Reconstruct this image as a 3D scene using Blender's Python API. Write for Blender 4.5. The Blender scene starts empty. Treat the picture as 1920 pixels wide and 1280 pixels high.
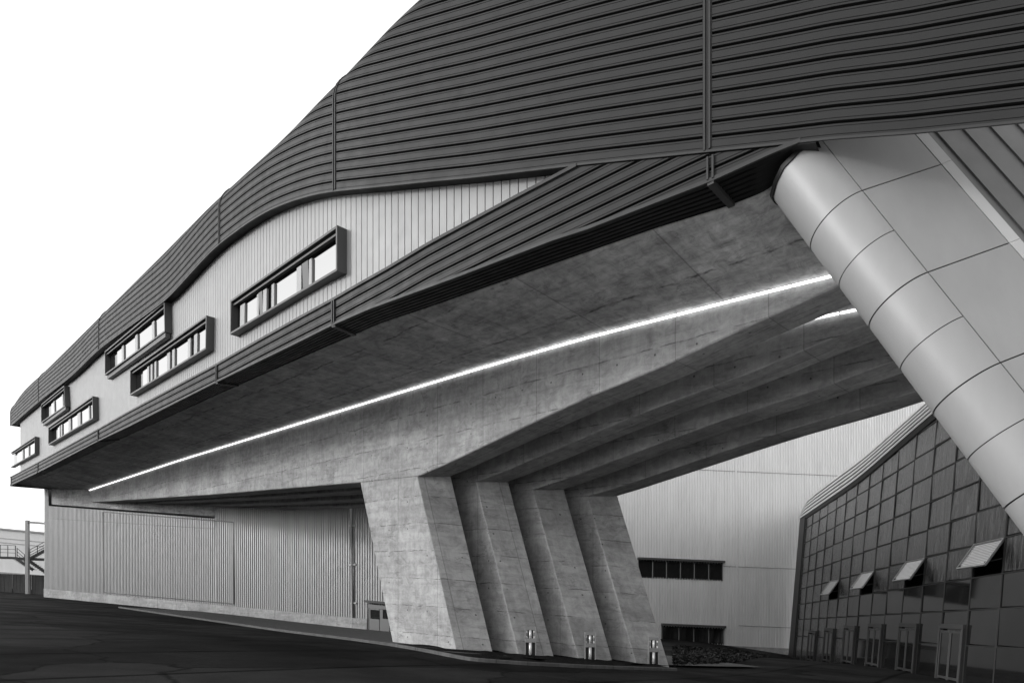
import bpy, math, random
import numpy as np
from mathutils import Vector
random.seed(7)
R = math.radians
scene = bpy.context.scene
COL = scene.collection

# ------------------------------------------------------------------ camera, sky, sun, exposure
F = 1280.0           # focal length in photo pixels (1920 wide): a 24 mm shift lens
CX, HY, EYE = 960.0, 1151.0, 1.6
cam = bpy.data.cameras.new('camera')
cam.sensor_width = 36.0
cam.lens = F / 1920 * 36
cam.shift_y = (HY - 640) / 1920
cam.clip_end = 3000
camo = bpy.data.objects.new('camera', cam)
camo.location = (0, 0, EYE)
camo.rotation_euler = (R(90), 0, 0)
COL.objects.link(camo)
scene.camera = camo

SUN_EL, SUN_AZ = R(16), R(-101)          # azimuth from +Y, clockwise; the light comes from the left and a little behind
w = bpy.data.worlds.new('World'); scene.world = w; w.use_nodes = True
nt = w.node_tree
bg = nt.nodes['Background']
sky = nt.nodes.new('ShaderNodeTexSky'); sky.sky_type = 'NISHITA'; sky.sun_disc = False
sky.sun_elevation = SUN_EL; sky.sun_rotation = SUN_AZ
sky.air_density = 1.0; sky.dust_density = 4.0
bw = nt.nodes.new('ShaderNodeRGBToBW')     # a black-and-white photograph
nt.links.new(sky.outputs[0], bw.inputs[0])
# a bright, closed layer of thin white cloud over that sky, slightly brighter to the left where the sun stands
tcw = nt.nodes.new('ShaderNodeTexCoord'); nzw = nt.nodes.new('ShaderNodeTexNoise')
nzw.inputs['Scale'].default_value = 1.6; nzw.inputs['Detail'].default_value = 4
nt.links.new(tcw.outputs['Generated'], nzw.inputs['Vector'])
mrw = nt.nodes.new('ShaderNodeMapRange'); mrw.inputs['To Min'].default_value = 6.6; mrw.inputs['To Max'].default_value = 8.6
nt.links.new(nzw.outputs['Fac'], mrw.inputs['Value'])
spw = nt.nodes.new('ShaderNodeSeparateXYZ'); nt.links.new(tcw.outputs['Generated'], spw.inputs[0])
hzw = nt.nodes.new('ShaderNodeMapRange')      # overcast, brighter towards the horizon
hzw.inputs['From Min'].default_value = 0.0; hzw.inputs['From Max'].default_value = .75
hzw.inputs['To Min'].default_value = 1.12; hzw.inputs['To Max'].default_value = .95
nt.links.new(spw.outputs[2], hzw.inputs['Value'])
muw = nt.nodes.new('ShaderNodeMath'); muw.operation = 'MULTIPLY'
nt.links.new(mrw.outputs[0], muw.inputs[0]); nt.links.new(hzw.outputs[0], muw.inputs[1])
# brighter left and ahead; the unseen sky behind is dimmed to cut frontal fill
dtw = nt.nodes.new('ShaderNodeVectorMath'); dtw.operation = 'DOT_PRODUCT'; dtw.inputs[1].default_value = (-.93, .37, 0)
nt.links.new(tcw.outputs['Generated'], dtw.inputs[0])
diw = nt.nodes.new('ShaderNodeMapRange'); diw.inputs['From Min'].default_value = -.9; diw.inputs['From Max'].default_value = .35
diw.inputs['To Min'].default_value = .88; diw.inputs['To Max'].default_value = 1.15; diw.interpolation_type = 'SMOOTHSTEP'
nt.links.new(dtw.outputs['Value'], diw.inputs['Value'])
mu2 = nt.nodes.new('ShaderNodeMath'); mu2.operation = 'MULTIPLY'
nt.links.new(muw.outputs[0], mu2.inputs[0]); nt.links.new(diw.outputs[0], mu2.inputs[1])
adw = nt.nodes.new('ShaderNodeMath'); adw.operation = 'ADD'
nt.links.new(bw.outputs[0], adw.inputs[0]); nt.links.new(mu2.outputs[0], adw.inputs[1]); nt.links.new(adw.outputs[0], bg.inputs[0])
bg.inputs[1].default_value = 0.12
sl = bpy.data.lights.new('sun', 'SUN'); sl.energy = 1.2; sl.angle = R(7); sl.color = (1, 1, 1)
so = bpy.data.objects.new('sun', sl); COL.objects.link(so)
sd = Vector((math.sin(SUN_AZ) * math.cos(SUN_EL), math.cos(SUN_AZ) * math.cos(SUN_EL), math.sin(SUN_EL)))
so.rotation_euler = sd.to_track_quat('Z', 'Y').to_euler()
so.location = sd * 60
scene.view_settings.view_transform = 'Standard'
scene.view_settings.look = 'None'
scene.view_settings.exposure = 0.0
scene.view_settings.gamma = 1.0

# ------------------------------------------------------------------ geometry helpers
def P(px, py, Y):
    return Vector(((px - CX) * Y / F, Y, EYE + (HY - py) * Y / F))

def itp(table):
    xs = np.array([a for a, b in table], float); ys = np.array([b for a, b in table], float)
    def f(x):
        if x <= xs[0]: return ys[0] + (ys[1] - ys[0]) / (xs[1] - xs[0]) * (x - xs[0])
        if x >= xs[-1]: return ys[-1] + (ys[-1] - ys[-2]) / (xs[-1] - xs[-2]) * (x - xs[-1])
        return float(np.interp(x, xs, ys))
    return f

def smooth(f, h):
    return lambda x: sum(f(x + h * k / 4.0) * wt for k, wt in zip(range(-4, 5), (1, 2, 3, 4, 5, 4, 3, 2, 1))) / 25.0

class Plane:                                   # vertical plane through two plan points
    def __init__(self, a, b):
        self.a = Vector(a).to_2d(); self.d = (Vector(b).to_2d() - self.a).normalized()
    def at(self, px, py):
        rx = (px - CX) / F; a, d = self.a, self.d
        # a + s d = lam (rx, 1)
        s = (rx * a.y - a.x) / (d.x - rx * d.y)
        lam = a.y + s * d.y
        return P(px, py, lam)
    def s(self, p):
        return (Vector((p.x, p.y)) - self.a).dot(self.d)

class MB:
    def __init__(self): self.v = []; self.f = []; self.uv = []; self.sm = []
    def vert(self, p): self.v.append(Vector(p)); return len(self.v) - 1
    def face(self, idx, uv=None, smooth=False):
        self.f.append(tuple(idx)); self.uv.append(uv); self.sm.append(smooth)
    def poly(self, pts, uv=None, smooth=False):
        self.face([self.vert(p) for p in pts], uv, smooth)
    def grid(self, rows, smooth=True, uvs=None):
        ids = [[self.vert(p) for p in r] for r in rows]
        for i in range(len(ids) - 1):
            for j in range(len(ids[0]) - 1):
                q = (ids[i][j], ids[i][j + 1], ids[i + 1][j + 1], ids[i + 1][j])
                u = None
                if uvs: u = (uvs[i][j], uvs[i][j + 1], uvs[i + 1][j + 1], uvs[i + 1][j])
                self.face(q, u, smooth)
    def hexa(self, b, t):                       # b, t: four bottom points, four top points, same winding
        i = [self.vert(p) for p in list(b) + list(t)]
        for q in ((3, 2, 1, 0), (4, 5, 6, 7), (0, 1, 5, 4), (1, 2, 6, 5), (2, 3, 7, 6), (3, 0, 4, 7)):
            self.face([i[k] for k in q])
    def box(self, c, ex, ey, ez):               # centre and three half-axes
        c, ex, ey, ez = Vector(c), Vector(ex), Vector(ey), Vector(ez)
        b = [c - ex - ey - ez, c + ex - ey - ez, c + ex + ey - ez, c - ex + ey - ez]
        self.hexa(b, [p + 2 * ez for p in b])
    def abox(self, x0, x1, y0, y1, z0, z1):
        self.box(((x0 + x1) / 2, (y0 + y1) / 2, (z0 + z1) / 2), ((x1 - x0) / 2, 0, 0), (0, (y1 - y0) / 2, 0), (0, 0, (z1 - z0) / 2))
    def bar(self, p, q, w, h=None, up=(0, 0, 1)):
        p, q = Vector(p), Vector(q); d = (q - p)
        L = d.length
        if L < 1e-6: return
        d.normalize(); up = Vector(up)
        if abs(d.dot(up)) > .98: up = Vector((0, 1, 0))
        sx = d.cross(up).normalized(); sy = sx.cross(d).normalized()
        h = w if h is None else h
        self.box((p + q) / 2, d * L / 2, sx * w / 2, sy * h / 2)
    def cyl(self, p, q, r, n=16, r2=None):
        p, q = Vector(p), Vector(q); d = (q - p).normalized()
        up = Vector((0, 0, 1)) if abs(d.z) < .9 else Vector((1, 0, 0))
        a = d.cross(up).normalized(); b = d.cross(a); r2 = r if r2 is None else r2
        A = [self.vert(p + (a * math.cos(t) + b * math.sin(t)) * r) for t in [2 * math.pi * k / n for k in range(n)]]
        B = [self.vert(q + (a * math.cos(t) + b * math.sin(t)) * r2) for t in [2 * math.pi * k / n for k in range(n)]]
        for k in range(n): self.face((A[k], A[(k + 1) % n], B[(k + 1) % n], B[k]), None, True)
        self.face(A[::-1]); self.face(B)
    def build(self, name, mat, parent=None, uvfun=None, bevel=0, recalc=True):
        off = WL.get(parent.name, Vector((0, 0, 0))) if parent else Vector((0, 0, 0))
        me = bpy.data.meshes.new(name)
        me.from_pydata([tuple(p - off) for p in self.v], [], self.f)
        me.polygons.foreach_set('use_smooth', self.sm)
        if uvfun or any(self.uv):
            lay = me.uv_layers.new(name='UVMap')
            for k, pl in enumerate(me.polygons):
                fu = self.uv[k]
                for n_, li in enumerate(pl.loop_indices):
                    if uvfun: lay.data[li].uv = uvfun(self.v[self.f[k][n_]], pl.normal)
                    elif fu: lay.data[li].uv = fu[n_]
        me.materials.append(mat)
        o = bpy.data.objects.new(name, me); COL.objects.link(o)
        if parent: o.parent = parent; WL[o.name] = off
        if bevel:
            m = o.modifiers.new('bevel', 'BEVEL'); m.width = bevel; m.segments = 2; m.limit_method = 'ANGLE'; m.angle_limit = R(40)
        return o
WL = {}
def thing(name, loc, label, cat, group=None):
    o = bpy.data.objects.new(name, None); o.empty_display_size = .3
    o.location = loc; COL.objects.link(o); WL[o.name] = Vector(loc)
    o['label'] = label; o['category'] = cat
    if group: o['group'] = group
    return o
def tag(o, label, cat, group=None):
    o['label'] = label; o['category'] = cat
    if group: o['group'] = group
    return o
def structure(o): o['kind'] = 'structure'; return o
def dup(root, delta, label, group):
    delta = Vector(delta)
    r = root.copy(); COL.objects.link(r); r.location = root.location + delta; r['label'] = label; r['group'] = group
    for ch in list(root.children):
        c = ch.copy(); COL.objects.link(c); c.parent = r
        for g in list(ch.children):
            h = g.copy(); COL.objects.link(h); h.parent = c
    return r

# ------------------------------------------------------------------ materials (all grey: the photograph is black and white)
def newmat(name, col, rough=.6, metal=0.0, spec=.5):
    m = bpy.data.materials.new(name); m.use_nodes = True
    b = m.node_tree.nodes['Principled BSDF']
    b.inputs['Base Color'].default_value = (col, col, col, 1)
    b.inputs['Roughness'].default_value = rough
    b.inputs['Metallic'].default_value = metal
    b.inputs['Specular IOR Level'].default_value = spec
    return m
class NT:
    def __init__(self, m): self.t = m.node_tree; self.b = self.t.nodes['Principled BSDF']
    def n(self, kind, **kw):
        x = self.t.nodes.new(kind)
        for k, v in kw.items(): setattr(x, k, v)
        return x
    def l(self, a, b): self.t.links.new(a, b)
    def coord(self, out='Object', scale=(1, 1, 1), rot=(0, 0, 0)):
        c = self.n('ShaderNodeTexCoord'); mp = self.n('ShaderNodeMapping')
        mp.inputs['Scale'].default_value = scale; mp.inputs['Rotation'].default_value = rot
        self.l(c.outputs[out], mp.inputs[0]); return mp.outputs[0]
    def noise(self, vec, scale, detail=6, rough=.6, dist=0):
        x = self.n('ShaderNodeTexNoise'); x.inputs['Scale'].default_value = scale
        x.inputs['Detail'].default_value = detail; x.inputs['Roughness'].default_value = rough
        x.inputs['Distortion'].default_value = dist
        self.l(vec, x.inputs['Vector']); return x.outputs['Fac']
    def ramp(self, fac, stops):
        x = self.n('ShaderNodeValToRGB'); r = x.color_ramp
        while len(r.elements) < len(stops): r.elements.new(.5)
        for e, (p, c) in zip(r.elements, stops): e.position = p; e.color = (c, c, c, 1)
        self.l(fac, x.inputs[0]); return x.outputs[0]
    def m(self, op, a, b=None):
        x = self.n('ShaderNodeMath', operation=op)
        for i, v in enumerate((a, b)):
            if v is None: continue
            if isinstance(v, (int, float)): x.inputs[i].default_value = v
            else: self.l(v, x.inputs[i])
        return x.outputs[0]
    def sep(self, vec):
        x = self.n('ShaderNodeSeparateXYZ'); self.l(vec, x.inputs[0]); return x.outputs
    def bump(self, h, strength=.3, dist=.02):
        x = self.n('ShaderNodeBump'); x.inputs['Strength'].default_value = strength; x.inputs['Distance'].default_value = dist
        self.l(h, x.inputs['Height']); self.l(x.outputs[0], self.b.inputs['Normal'])
    def base(self, fac): self.l(fac, self.b.inputs['Base Color'])

def concrete(name, base, streak=(10, .5), joints=1.12, ties=True, mott=.5, panel=0):
    m = newmat(name, base, .85, 0, .25); t = NT(m)
    uv = t.coord('UV'); u, v, _ = t.sep(uv)
    big = t.ramp(t.noise(uv, .45, 6, .6, .3), [(.3, 1 - mott * .5), (.68, 1 + mott * .25)])
    mid = t.ramp(t.noise(uv, 2.6, 12, .72, .8), [(.28, 1 - mott * .75), (.6, 1.06)])
    st = t.ramp(t.noise(t.coord('UV', (streak[0] * .5, streak[1] * .6, 1)), 1.0, 8, .7, .5), [(.3, 1 - mott * .24), (.58, 1.03)])
    hs = t.ramp(t.noise(t.coord('UV', (.35, 3.4, 1)), 1.0, 10, .7, .6), [(.32, 1 - mott * .42), (.56, 1.03)])
    fac = t.m('MULTIPLY', t.m('MULTIPLY', big, mid), t.m('MULTIPLY', st, hs))
    cn = t.noise(t.coord('UV', (.32, 1.25, 1)), 1.0, 7, .62, .4)          # irregular pour and water-stain lines
    cl = t.ramp(t.m('ABSOLUTE', t.m('SUBTRACT', cn, .5)), [(0, .62), (.006, .85), (.014, 1)])
    br2 = t.ramp(t.noise(uv, .8, 3), [(.4, 0), (.6, 1)])
    fac = t.m('MULTIPLY', fac, t.m('SUBTRACT', 1, t.m('MULTIPLY', t.m('SUBTRACT', 1, cl), br2)))
    wob = t.m('MULTIPLY', t.m('SUBTRACT', t.noise(uv, 1.1, 6, .6), .5), .16)
    if joints:
        fr = t.m('FRACT', t.m('ADD', t.m('DIVIDE', v, joints), wob))
        dj = t.m('ABSOLUTE', t.m('SUBTRACT', fr, .5))
        brk = t.ramp(t.noise(uv, 1.7, 3), [(.42, .0), (.58, 1)])
        ln = t.m('SUBTRACT', 1, t.m('MULTIPLY', t.m('MULTIPLY', t.ramp(dj, [(0, 1), (.022, 0)]), brk), .75))
        fac = t.m('MULTIPLY', fac, ln)
    if panel:                                # formwork panel joints across the pour lines, each panel a slightly different grey
        q = t.m('ADD', t.m('DIVIDE', u, panel), t.m('MULTIPLY', wob, .05))
        dq = t.m('ABSOLUTE', t.m('SUBTRACT', t.m('FRACT', q), .5))
        fac = t.m('MULTIPLY', fac, t.m('SUBTRACT', 1, t.m('MULTIPLY', t.ramp(dq, [(0, 1), (.008, 0)]), .45)))
        cell = t.n('ShaderNodeTexWhiteNoise'); cell.noise_dimensions = '2D'
        cb = t.n('ShaderNodeCombineXYZ')
        t.l(t.m('FLOOR', t.m('ADD', q, .5)), cb.inputs[0]); t.l(t.m('FLOOR', t.m('ADD', t.m('DIVIDE', v, joints or panel), .5)), cb.inputs[1])
        t.l(cb.outputs[0], cell.inputs['Vector'])
        fac = t.m('MULTIPLY', fac, t.m('ADD', .92, t.m('MULTIPLY', cell.outputs['Value'], .16)))
    if ties:
        du = t.m('SUBTRACT', t.m('FRACT', t.m('DIVIDE', u, 1.35)), .5)
        dv = t.m('SUBTRACT', t.m('FRACT', t.m('ADD', t.m('DIVIDE', v, 1.12 if not joints else joints), .18)), .5)
        rr = t.m('SQRT', t.m('ADD', t.m('POWER', t.m('MULTIPLY', du, 1.35), 2), t.m('POWER', t.m('MULTIPLY', dv, 1.12), 2)))
        skip = t.ramp(t.noise(t.coord('UV', (.74, .9, 1)), .9, 1), [(.47, 0), (.5, 1)])
        hole = t.m('SUBTRACT', 1, t.m('MULTIPLY', t.m('MULTIPLY', t.m('LESS_THAN', rr, .032), skip), .7))
        fac = t.m('MULTIPLY', fac, hole)
    t.base(t.m('MULTIPLY', fac, base))
    t.bump(t.m('ADD', t.noise(uv, 30, 4), t.m('MULTIPLY', fac, 1.2)), .25, .02)
    return m

M = {}
M['concrete'] = concrete('fair_faced_concrete', .40, panel=2.7)
M['soffit'] = concrete('soffit_concrete', .50, (8, .35), 2.6, False, .7, 3.9)
M['plinth'] = concrete('plinth_concrete', .36, (6, 1), 0, False, .5)

def metal_sheet(name, base, rough, metal=0, var=.12, scale=(1, 1, .15), spec=.5):
    m = newmat(name, base, rough, metal, spec); t = NT(m)
    c = t.coord('Object', scale)
    f = t.ramp(t.noise(c, 1.3, 6, .6), [(.3, base * (1 - var)), (.7, base * (1 + var))])
    t.base(f)
    rg = t.ramp(t.noise(t.coord('Object'), 2.2, 5), [(.3, max(.02, rough - .08)), (.7, rough + .08)])
    t.l(rg, t.b.inputs['Roughness'])
    return m
M['dark_cladding'] = metal_sheet('dark_profiled_metal', .017, .5, 0, .08, (1, 1, 1), .22)
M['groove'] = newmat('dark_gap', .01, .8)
M['trim'] = metal_sheet('dark_metal_trim', .034, .5, 0, .05, (1, 1, 1), .25)
M['pale_panel'] = metal_sheet('pale_metal_panel', .285, .5, 0, .05)
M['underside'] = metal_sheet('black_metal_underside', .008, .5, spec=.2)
M['box_metal'] = metal_sheet('window_surround_metal', .07, .4, spec=.3)
M['frame_grey'] = metal_sheet('grey_window_frame', .30, .45)
M['corrugated'] = metal_sheet('corrugated_steel', .22, .42, .25, .08)
M['corrugated_hall'] = metal_sheet('corrugated_aluminium', .70, .42, .25, .07)
M['tube_panel'] = newmat('satin_white_metal', .27, .46, .08, .4); t = NT(M['tube_panel'])
t.base(t.ramp(t.noise(t.coord('Object', (1, 1, .3)), 1.5, 6, .65), [(.3, .255), (.7, .285)]))
t.bump(t.noise(t.coord('Object'), .9, 2, .5), .10, .05)
M['roof_metal'] = metal_sheet('ribbed_roof_metal', .46, .45, .1, .06)
M['grey_panel'] = metal_sheet('grey_metal_panel', .16, .5, .1, .06)
M['steel'] = newmat('galvanised_steel', .25, .45, .3)
M['dark_steel'] = newmat('dark_steel', .025, .5, 0, .3)
M['bright_steel'] = newmat('polished_steel', .85, .4, .3)
M['door_frame'] = newmat('dark_grey_door_frame', .05, .45, 0, .3)
M['door'] = newmat('grey_door', .08, .45)
mm = newmat('window_pane_glass', .42, .04, 1.0); M['pane'] = mm
mm = newmat('dark_window_glass', .012, .05, 0, .8); M['dark_glass'] = mm
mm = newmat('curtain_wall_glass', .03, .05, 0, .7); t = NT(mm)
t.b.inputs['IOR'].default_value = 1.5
gsx = t.noise(t.coord('Object', (7, 7, .45)), 1.0, 4, .6, 1.4)             # vertical ripple: reflected wall ribs painted into the base colour, also bumped
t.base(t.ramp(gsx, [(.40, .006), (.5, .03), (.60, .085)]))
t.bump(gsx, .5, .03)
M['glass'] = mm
mm = newmat('reflection_band_glass', .5, .2, .4); t = NT(mm)
_, _, zz = t.sep(t.coord('UV'))
uu, vv, _ = t.sep(t.coord('UV'))
t.base(t.ramp(t.m('FRACT', t.m('MULTIPLY', vv, 14)), [(.0, .62), (.55, .5), (.6, .16), (.95, .16)]))  # light and dark bands paint reflected sky and ribs into the vent glass
M['reflection_band'] = mm
mm = bpy.data.materials.new('lit_strip'); mm.use_nodes = True
b = mm.node_tree.nodes['Principled BSDF']
b.inputs['Base Color'].default_value = (.8, .8, .8, 1)
b.inputs['Emission Color'].default_value = (1, 1, 1, 1); b.inputs['Emission Strength'].default_value = 2.6
M['lamp'] = mm
# asphalt
mm = newmat('asphalt', .022, .9, 0, .01); t = NT(mm)
c = t.coord('Object')
f = t.m('MULTIPLY', t.ramp(t.noise(c, .22, 6, .6), [(.35, .009), (.65, .022)]), t.ramp(t.noise(c, 40, 3), [(.3, .75), (.7, 1.25)]))
cr = t.coord('Object', (1, 1, 1), (0, 0, R(36)))
wv = t.n('ShaderNodeTexWave'); wv.wave_type = 'BANDS'; wv.inputs['Scale'].default_value = .075; wv.inputs['Distortion'].default_value = .25; wv.inputs['Detail'].default_value = 1
t.l(cr, wv.inputs['Vector'])
vo = t.n('ShaderNodeTexVoronoi'); vo.inputs['Scale'].default_value = .16
dz = t.n('ShaderNodeVectorMath'); dz.operation = 'ADD'
nzv = t.n('ShaderNodeTexNoise'); nzv.inputs['Scale'].default_value = .5; nzv.inputs['Detail'].default_value = 5
sc_ = t.n('ShaderNodeVectorMath'); sc_.operation = 'SCALE'; sc_.inputs['Scale'].default_value = 1.6
t.l(c, nzv.inputs['Vector']); t.l(nzv.outputs['Color'], sc_.inputs[0]); t.l(c, dz.inputs[0]); t.l(sc_.outputs[0], dz.inputs[1]); t.l(dz.outputs[0], vo.inputs['Vector'])
sv = t.n('ShaderNodeSeparateColor'); t.l(vo.outputs['Color'], sv.inputs[0])
f = t.m('MULTIPLY', f, t.m('ADD', .7, t.m('MULTIPLY', sv.outputs[0], .75)))      # repaired patches
ve = t.n('ShaderNodeTexVoronoi'); ve.feature = 'DISTANCE_TO_EDGE'; ve.inputs['Scale'].default_value = .16; t.l(dz.outputs[0], ve.inputs['Vector'])
f = t.m('MULTIPLY', f, t.ramp(ve.outputs['Distance'], [(0, .35), (.012, 1)]))
seam = t.ramp(wv.outputs['Fac'], [(.0, .35), (.004, .4), (.008, 1)])
t.base(t.m('MULTIPLY', f, seam)); t.bump(t.noise(c, 90, 3), .35, .01)
rg = t.ramp(t.noise(c, .35, 4), [(.35, .62), (.65, .9)]); t.l(rg, t.b.inputs['Roughness'])
M['asphalt'] = mm
mm = newmat('paving', .10, .85, 0, .05); t = NT(mm)
bk = t.n('ShaderNodeTexBrick'); bk.inputs['Scale'].default_value = 2.2
bk.inputs['Color1'].default_value = (.10, .10, .10, 1); bk.inputs['Color2'].default_value = (.13, .13, .13, 1); bk.inputs['Mortar'].default_value = (.03, .03, .03, 1)
bk.inputs['Mortar Size'].default_value = .03
t.l(t.coord('Object', (1, 1, 1), (0, 0, R(-38))), bk.inputs['Vector']); t.l(bk.outputs[0], t.b.inputs['Base Color'])
M['paving'] = mm
M['kerb'] = concrete('kerb_stone', .10, (3, 1), 1.0, False, .4)
M['bounce_floor'] = concrete('bounce_concrete', .65, (2, 2), 0, False, .3)
mm = newmat('soil', .02, .95, 0, .03); t = NT(mm)
t.base(t.ramp(t.noise(t.coord('Object'), 9, 8, .7), [(.35, .004), (.7, .025)])); t.bump(t.noise(t.coord('Object'), 25, 5), 1, .06)
M['soil'] = mm
mm = newmat('leaf', .05, .7, 0, .1); t = NT(mm)
t.base(t.ramp(t.noise(t.coord('Object'), 3, 3), [(.35, .008), (.65, .03)])); M['leaf'] = mm
M['fence'] = metal_sheet('dark_timber_fence', .035, .8, 0, .4, (6, 6, .2))
M['white_hall'] = metal_sheet('white_warehouse_sheet', .62, .6, 0, .05)

# ------------------------------------------------------------------ ground
KS = .07                                   # the site falls gently to the right
WALL = Plane(P(83, HY, 70), P(691, HY, 48))
_c = [(83, 1118.7, 70), (297, 1139.3, WALL.at(297, 0).y), (515, 1161.9, WALL.at(515, 0).y), (691, 1181.6, 48),
      (738, 1207, 29), (855, 1219, 26), (927, 1228, 26.3), (1045, 1237, 26.9), (1158, 1243, 27.5), (1270, 1252, 28.1),
      (1440, 1218, 64), (1497, 1236, 62.5), (1640, 1248, 42), (1800, 1274, 30.4), (1900, 1296, 26), (40, 1112, 82)]
_pts = [(P(*q).x, P(*q).y, P(*q).z) for q in _c] + [(0, 0, 0), (-8, 8, .56), (8, 8, -.56)]
_A = np.array([[math.exp(-((a[0] - b_[0]) ** 2 + (a[1] - b_[1]) ** 2) / (2 * 9.0 ** 2)) for b_ in _pts] for a in _pts]) + np.eye(len(_pts)) * .05
_w = np.linalg.solve(_A, np.array([a[2] + KS * a[0] for a in _pts]))
def zg(x, y):
    r = -KS * x
    for k, a in enumerate(_pts):
        d2 = (a[0] - x) ** 2 + (a[1] - y) ** 2
        if d2 < 1600: r += _w[k] * math.exp(-d2 / 162.0)
    return r
def G(px, py, dz=0):                       # pixel to a point on the ground
    lo, hi = 3.0, 400.0
    f_ = lambda Y: P(px, py, Y).z - zg(P(px, py, Y).x, Y)
    Y = 3.0; prev = f_(Y)
    while Y < 300:
        Y2 = Y * 1.03; cur = f_(Y2)
        if prev > 0 >= cur:
            for _ in range(30):
                m_ = (Y + Y2) / 2
                if f_(m_) > 0: Y = m_
                else: Y2 = m_
            break
        Y, prev = Y2, cur
    p = P(px, py, Y); p.z = zg(p.x, p.y) + dz
    return p

def axis(lo, hi, near0, near1, step):
    a = list(np.arange(near0, near1 + .01, step))
    s = step; x = near0
    while x > lo: s *= 1.25; x -= s; a.insert(0, x)
    s = step; x = a[-1]
    while x < hi: s *= 1.25; x += s; a.append(x)
    return a
mb = MB()
xs = axis(-900, 900, -62, 36, 1.4); ys = axis(-60, 1600, -6, 90, 1.4)
mb.grid([[(x, y, zg(x, y)) for x in xs] for y in ys])
structure(mb.build('ground', M['asphalt']))

# ------------------------------------------------------------------ the bridge building
def invY(px):
    a = (px + 250) / 18417.0
    if px <= 560: return a
    k1, k2 = 1 / 18417.0, (1 / 14. - 1 / 21.) / 698.0
    x1, x2 = 560., 700.
    v = 810 / 18417.0
    x = min(px, x2); u = x - x1
    v += k1 * u + (k2 - k1) * u * u / (2 * (x2 - x1))
    if px > x2: v += k2 * (px - x2)
    return v
class Facade:                                # plan curve of the long front, and curves offset from it
    def __init__(self):
        self.px = list(np.arange(10, 2140, 5.0))
        self.pt = [Vector(((p - CX) / F / invY(p), 1 / invY(p))) for p in self.px]
        self.nm = []
        for i in range(len(self.pt)):
            d = (self.pt[min(i + 3, len(self.pt) - 1)] - self.pt[max(i - 3, 0)]).normalized()
            self.nm.append(Vector((d.y, -d.x)))
    def plan(self, px, off=0):               # curve point for curve parameter px, pushed out by off
        i = (px - 10) / 5.0; i = max(0, min(i, len(self.px) - 1.001)); k = int(i); f = i - k
        p = self.pt[k].lerp(self.pt[k + 1], f); n = self.nm[k].lerp(self.nm[k + 1], f).normalized()
        return p + n * off, n
    def ray(self, px, py, off):              # pixel to the curve offset by off
        key = round(off, 3)
        if key not in self.c:
            q = [p + n * off for p, n in zip(self.pt, self.nm)]
            self.c[key] = (np.array([CX + F * v.x / v.y for v in q]), np.array([1 / v.y for v in q]))
        a, b_ = self.c[key]
        return P(px, py, 1 / float(np.interp(px, a, b_)))
    c = {}
FA = Facade()
zpx = lambda px, py: EYE + (HY - py) / F / invY(px)

up_bot = smooth(itp([(-40, 850), (20, 798), (72, 752), (136, 703), (183, 655), (313, 560), (380, 486), (407, 458.5), (464, 416), (506, 391), (549, 374), (591, 362),
              (625, 356.4), (717, 347), (802, 338), (886, 330), (970, 320), (1093, 305.4), (1327, 281), (1473, 266), (1560, 256.5), (1708, 246), (1920, 224.5)]), 24)
_tp = itp([(-10, 800), (20, 763), (25, 752), (32, 741), (48, 723), (72, 702), (117, 656.7), (185, 588), (213, 560), (300, 472), (380, 389), (414, 357), (464, 310),
              (506, 271), (549, 228), (591, 186.5), (633, 148), (685, 97), (716, 67), (747, 37), (787, 0), (860, -66), (940, -130)])
_tp = smooth(_tp, 14)
def up_top(px):                              # height of the roof silhouette
    if px < 860: return zpx(px, _tp(px))
    z1 = zpx(860, _tp(860)); x1 = FA.plan(860)[0].x
    return z1 - KS * (FA.plan(px)[0].x - x1)
bd_top = smooth(itp([(-40, 924), (19, 894), (70, 867), (184, 804), (240, 772), (405, 683), (481, 639), (560, 595), (624, 560), (665, 536), (729, 500), (802, 456), (928, 388), (1055, 321), (1093, 301), (1300, 192), (1600, 40)]), 16)
bd_bot = smooth(itp([(-40, 936), (19, 910), (72, 885), (184, 826.5), (240, 800), (405, 716.5), (560, 641), (624, 609), (690, 580), (860, 518), (1040, 449), (1100, 430), (1332, 340), (1446, 288), (1500, 266), (1560, 240)]), 16)
sf_edge = smooth(itp([(-40, 925), (20, 912), (72, 894), (184, 842), (405, 741), (560, 673), (660, 630), (716, 606), (794, 581), (860, 558), (1100, 475), (1230, 430), (1365, 389), (1440, 360), (1466, 338), (1495, 300), (1530, 264), (1700, 200)]), 30)

base0 = Vector((-12, 30, zg(-12, 30)))
bridge = thing('bridge_building', base0, 'long dark ribbed building raised on four leaning concrete piers', 'building')

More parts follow.
